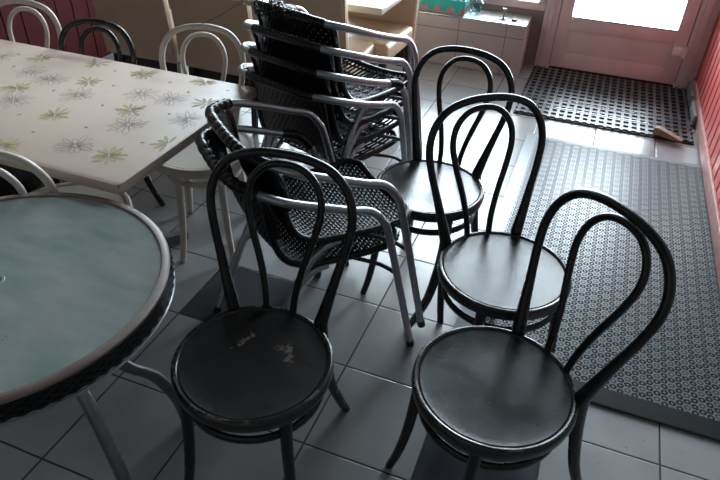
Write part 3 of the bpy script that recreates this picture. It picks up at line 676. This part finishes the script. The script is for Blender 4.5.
    for p, q in zip(seg[:-1], seg[1:]): dn += [p.lerp(q, k / 6) for k in range(6)]
    nn_ = len(dn); bm = bmesh.new()
    sweep(bm, dn, (lambda f: 0.0150 + 0.0032 * abs(math.sin(f * 44 + 2 * math.sin(f * 9))) + (0.0009 if round(f * (nn_ - 1)) % 2 else 0)) if kind == 'fine' else (lambda f: 0.0150 + 0.0012 * abs(math.sin(f * 60))), 12); fin('wrapping', bm, M['rattan'], t, True, 70)
    if kind == 'fine':
        g = smooth_path([S(0.95, TL - 0.03) + Vector((0.01, 0.0, 0.0)), S(0.98, TL - 0.10) + Vector((0.02, 0.01, 0)), S(1.0, TL - 0.2) + Vector((0.014, 0.01, 0))], 4)
        bm = bmesh.new(); sweep(bm, g, 0.010, 8); fin('wrapped_corner', bm, M['rattan'], back, True, 60)
    return t
def place_stack(kind, c, az, dz, dy, labels, group):
    a = math.radians(az); f = Vector((math.cos(a), math.sin(a), 0)); first = None; arms = []
    for k, lab in enumerate(labels):
        p = Vector((c[0], c[1], 0)) + f * dy * k + Vector((0, 0, dz * k))
        if first is None: first = armchair(kind, lab, p, az, group); o = first
        else: o = copy_tree(first)
        o.location = p; o['label'] = lab
        if (kind, k) in (('fine', 0), ('cord', 1)):
            q_, yb_ = (0.968, YBK + 0.018) if kind == 'fine' else (1.0, YBK)
            fp = smooth_path(side_pts(-1, q_, yb_)[::-1] + [(0, yb_, HB * q_)] + side_pts(1, q_, yb_), 6); Nf = len(fp) - 1
            sg = fp[11:25] if kind == 'fine' else fp[Nf - 24:Nf - 15]
            dd = []
            for p_, r_ in zip(sg[:-1], sg[1:]): dd += [p_.lerp(r_, j / 5) for j in range(5)]
            nd_ = len(dd); bm = bmesh.new(); sweep(bm, dd, lambda f: 0.0150 + (0.0012 if round(f * (nd_ - 1)) % 2 else 0), 12)
            arms.append((o, bm))
    for q, bm in arms: fin('arm_wrapping', bm, M['rattan'], q, True, 70)
    return o
top_front = place_stack('fine', (0.428, -0.253), 49, 0.080, 0.038,
    ['aluminium and black rattan armchair, lower of the pair behind the scuffed black chair', 'aluminium and black rattan armchair, upper of the pair behind the scuffed black chair'], 'rattan armchairs in the stack of two')
top_back = place_stack('cord', (0.259, 0.334), 71.7, 0.078, 0.020,
    ['aluminium and black rattan armchair at the bottom of the stack of four', 'aluminium and black rattan armchair, second from the bottom of the stack of four',
     'aluminium and black rattan armchair, third from the bottom of the stack of four', 'aluminium and black rattan armchair on top of the stack of four, with frayed strands'], 'rattan armchairs in the stack of four')
# loose frayed strands on the topmost chair's back rail
rnd = random.Random(11); bm = bmesh.new()
for k in range(34):
    x0 = rnd.uniform(-0.10, 0.08); r0 = rnd.uniform(0.020, 0.034); a0 = rnd.uniform(0, 6)
    pts = [Vector((x0 + i * rnd.uniform(0.0, 0.009), YBK + r0 * math.cos(a0 + i * 0.9), HB + r0 * math.sin(a0 + i * 0.9))) for i in range(8)]
    sweep(bm, smooth_path(pts, 3), 0.0013, 5)
for q in ([(-0.10, -0.24, 0.79), (-0.15, -0.28, 0.78), (-0.19, -0.33, 0.745), (-0.22, -0.40, 0.72)], [(-0.12, -0.24, 0.80), (-0.17, -0.27, 0.79), (-0.20, -0.30, 0.80)]): sweep(bm, smooth_path(q, 4), 0.0010, 5)
fr = fin('frayed_strand', bm, M['rattan'], top_back, True, 60); fr['kind'] = 'stuff'

# ------------------------------------------------------------------ back dining group: beige chairs and pale table
def dining_chair(label, loc, rz, group):
    """upholstered high-back chair, faces local +y"""
    t = thing('upholstered_chair', label, 'chair', (loc[0], loc[1], 0), rz, group)
    bm = bmesh.new(); box(bm, (0, 0.05, 0.43), (0.47, 0.46, 0.11), bevel=0.028, seg=4); fin('seat', bm, M['beige'], t, True, 50)
    bm = bmesh.new(); pts = [Vector((0, y, z)) for y, z in ((-0.195, 0.335), (-0.205, 0.45), (-0.225, 0.62), (-0.25, 0.80), (-0.275, 0.97))]
    hw = 0.236; th = 0.032; rings = []
    pts = smooth_path(pts, 3)
    for i, p in enumerate(pts):
        t_ = (pts[min(i + 1, len(pts) - 1)] - pts[max(i - 1, 0)]).normalized(); n_ = Vector((0, -t_.z, t_.y)); e = 0.6 if i in (0, len(pts) - 1) else 1.0
        sec = []
        for (u, v) in ((-1, -0.6), (-0.96, -1), (0.96, -1), (1, -0.6), (1, 0.6), (0.96, 1), (0, 1.15), (-0.96, 1), (-1, 0.6)): sec.append(bm.verts.new(p + Vector((u * hw * (0.985 if e < 1 else 1), 0, 0)) + n_ * v * th * e))
        rings.append(sec)
    for a, b in zip(rings[:-1], rings[1:]):
        for k in range(9): bm.faces.new((a[k], a[(k + 1) % 9], b[(k + 1) % 9], b[k]))
    bm.faces.new(rings[0][::-1]); bm.faces.new(rings[-1]); fin('backrest', bm, M['beige'], t, True, 45)
    for s in (-1, 1):
        bm = bmesh.new(); sweep(bm, [p + Vector((s * hw, -0.022, 0)) for p in pts], 0.0035, 6)
        fin('piping', bm, M['piping'], t, True, 60)
    boxobj('added_dark_panel', (0, -0.155, 0.30), (0.40, 0.03, 0.15), M['darkleg'], t, bevel=0.004)  # dark panel added to deepen the shadow below the seat
    for sx, sy in ((-1, 1), (1, 1), (-1, -1), (1, -1)):
        bm = bmesh.new(); top = Vector((sx * 0.20, 0.05 + sy * 0.195 if sy > 0 else -0.165, 0.385)); bot = Vector((sx * 0.205, (0.255 if sy > 0 else -0.215), 0.0))
        sweep(bm, [bot, top], lambda f: 0.018 + 0.010 * f, 4); fin('leg', bm, M['darkleg'], t, True, 30)
    return t
gd = 'beige upholstered dining chairs'
c1 = dining_chair('beige upholstered chair with its back towards us, rightmost of three, behind the tall armchair stack', (-0.155, 1.345), 0, gd)
for lab, x, y, r in (('beige upholstered chair with its back towards us, behind the white chair beside the stacks', -0.690, 1.345, -0.01), ('beige upholstered chair with its back towards us, in front of the maroon wall', -1.215, 1.345, 0.02)):
    o = copy_tree(c1); o.location = (x, y, 0); o.rotation_euler = (0, 0, r); o['label'] = lab
o = copy_tree(c1); o.location = (-0.07, 1.83, 0); o.rotation_euler = (0, 0, PI - 0.03); o['label'] = 'beige upholstered chair facing us across the pale table, its seat below the window ledge'
t = thing('dining_table', 'pale cream topped table between the beige upholstered chairs', 'table', (-0.62, 1.62, 0))
boxobj('tabletop', (0, 0, 0.730), (1.62, 0.62, 0.036), mat('cream_laminate', (0.60, 0.56, 0.46), 0.3, noise=0.04, nscale=6), t, bevel=0.006)
for sx in (-0.45, 0.43):
    tube('pedestal', [(sx, 0, 0.02), (sx, 0, 0.712)], 0.034, M['darkleg'], t, 1, 16)
    boxobj('foot', (sx, 0, 0.018), (0.08, 0.5, 0.034), M['darkleg'], t, bevel=0.008)
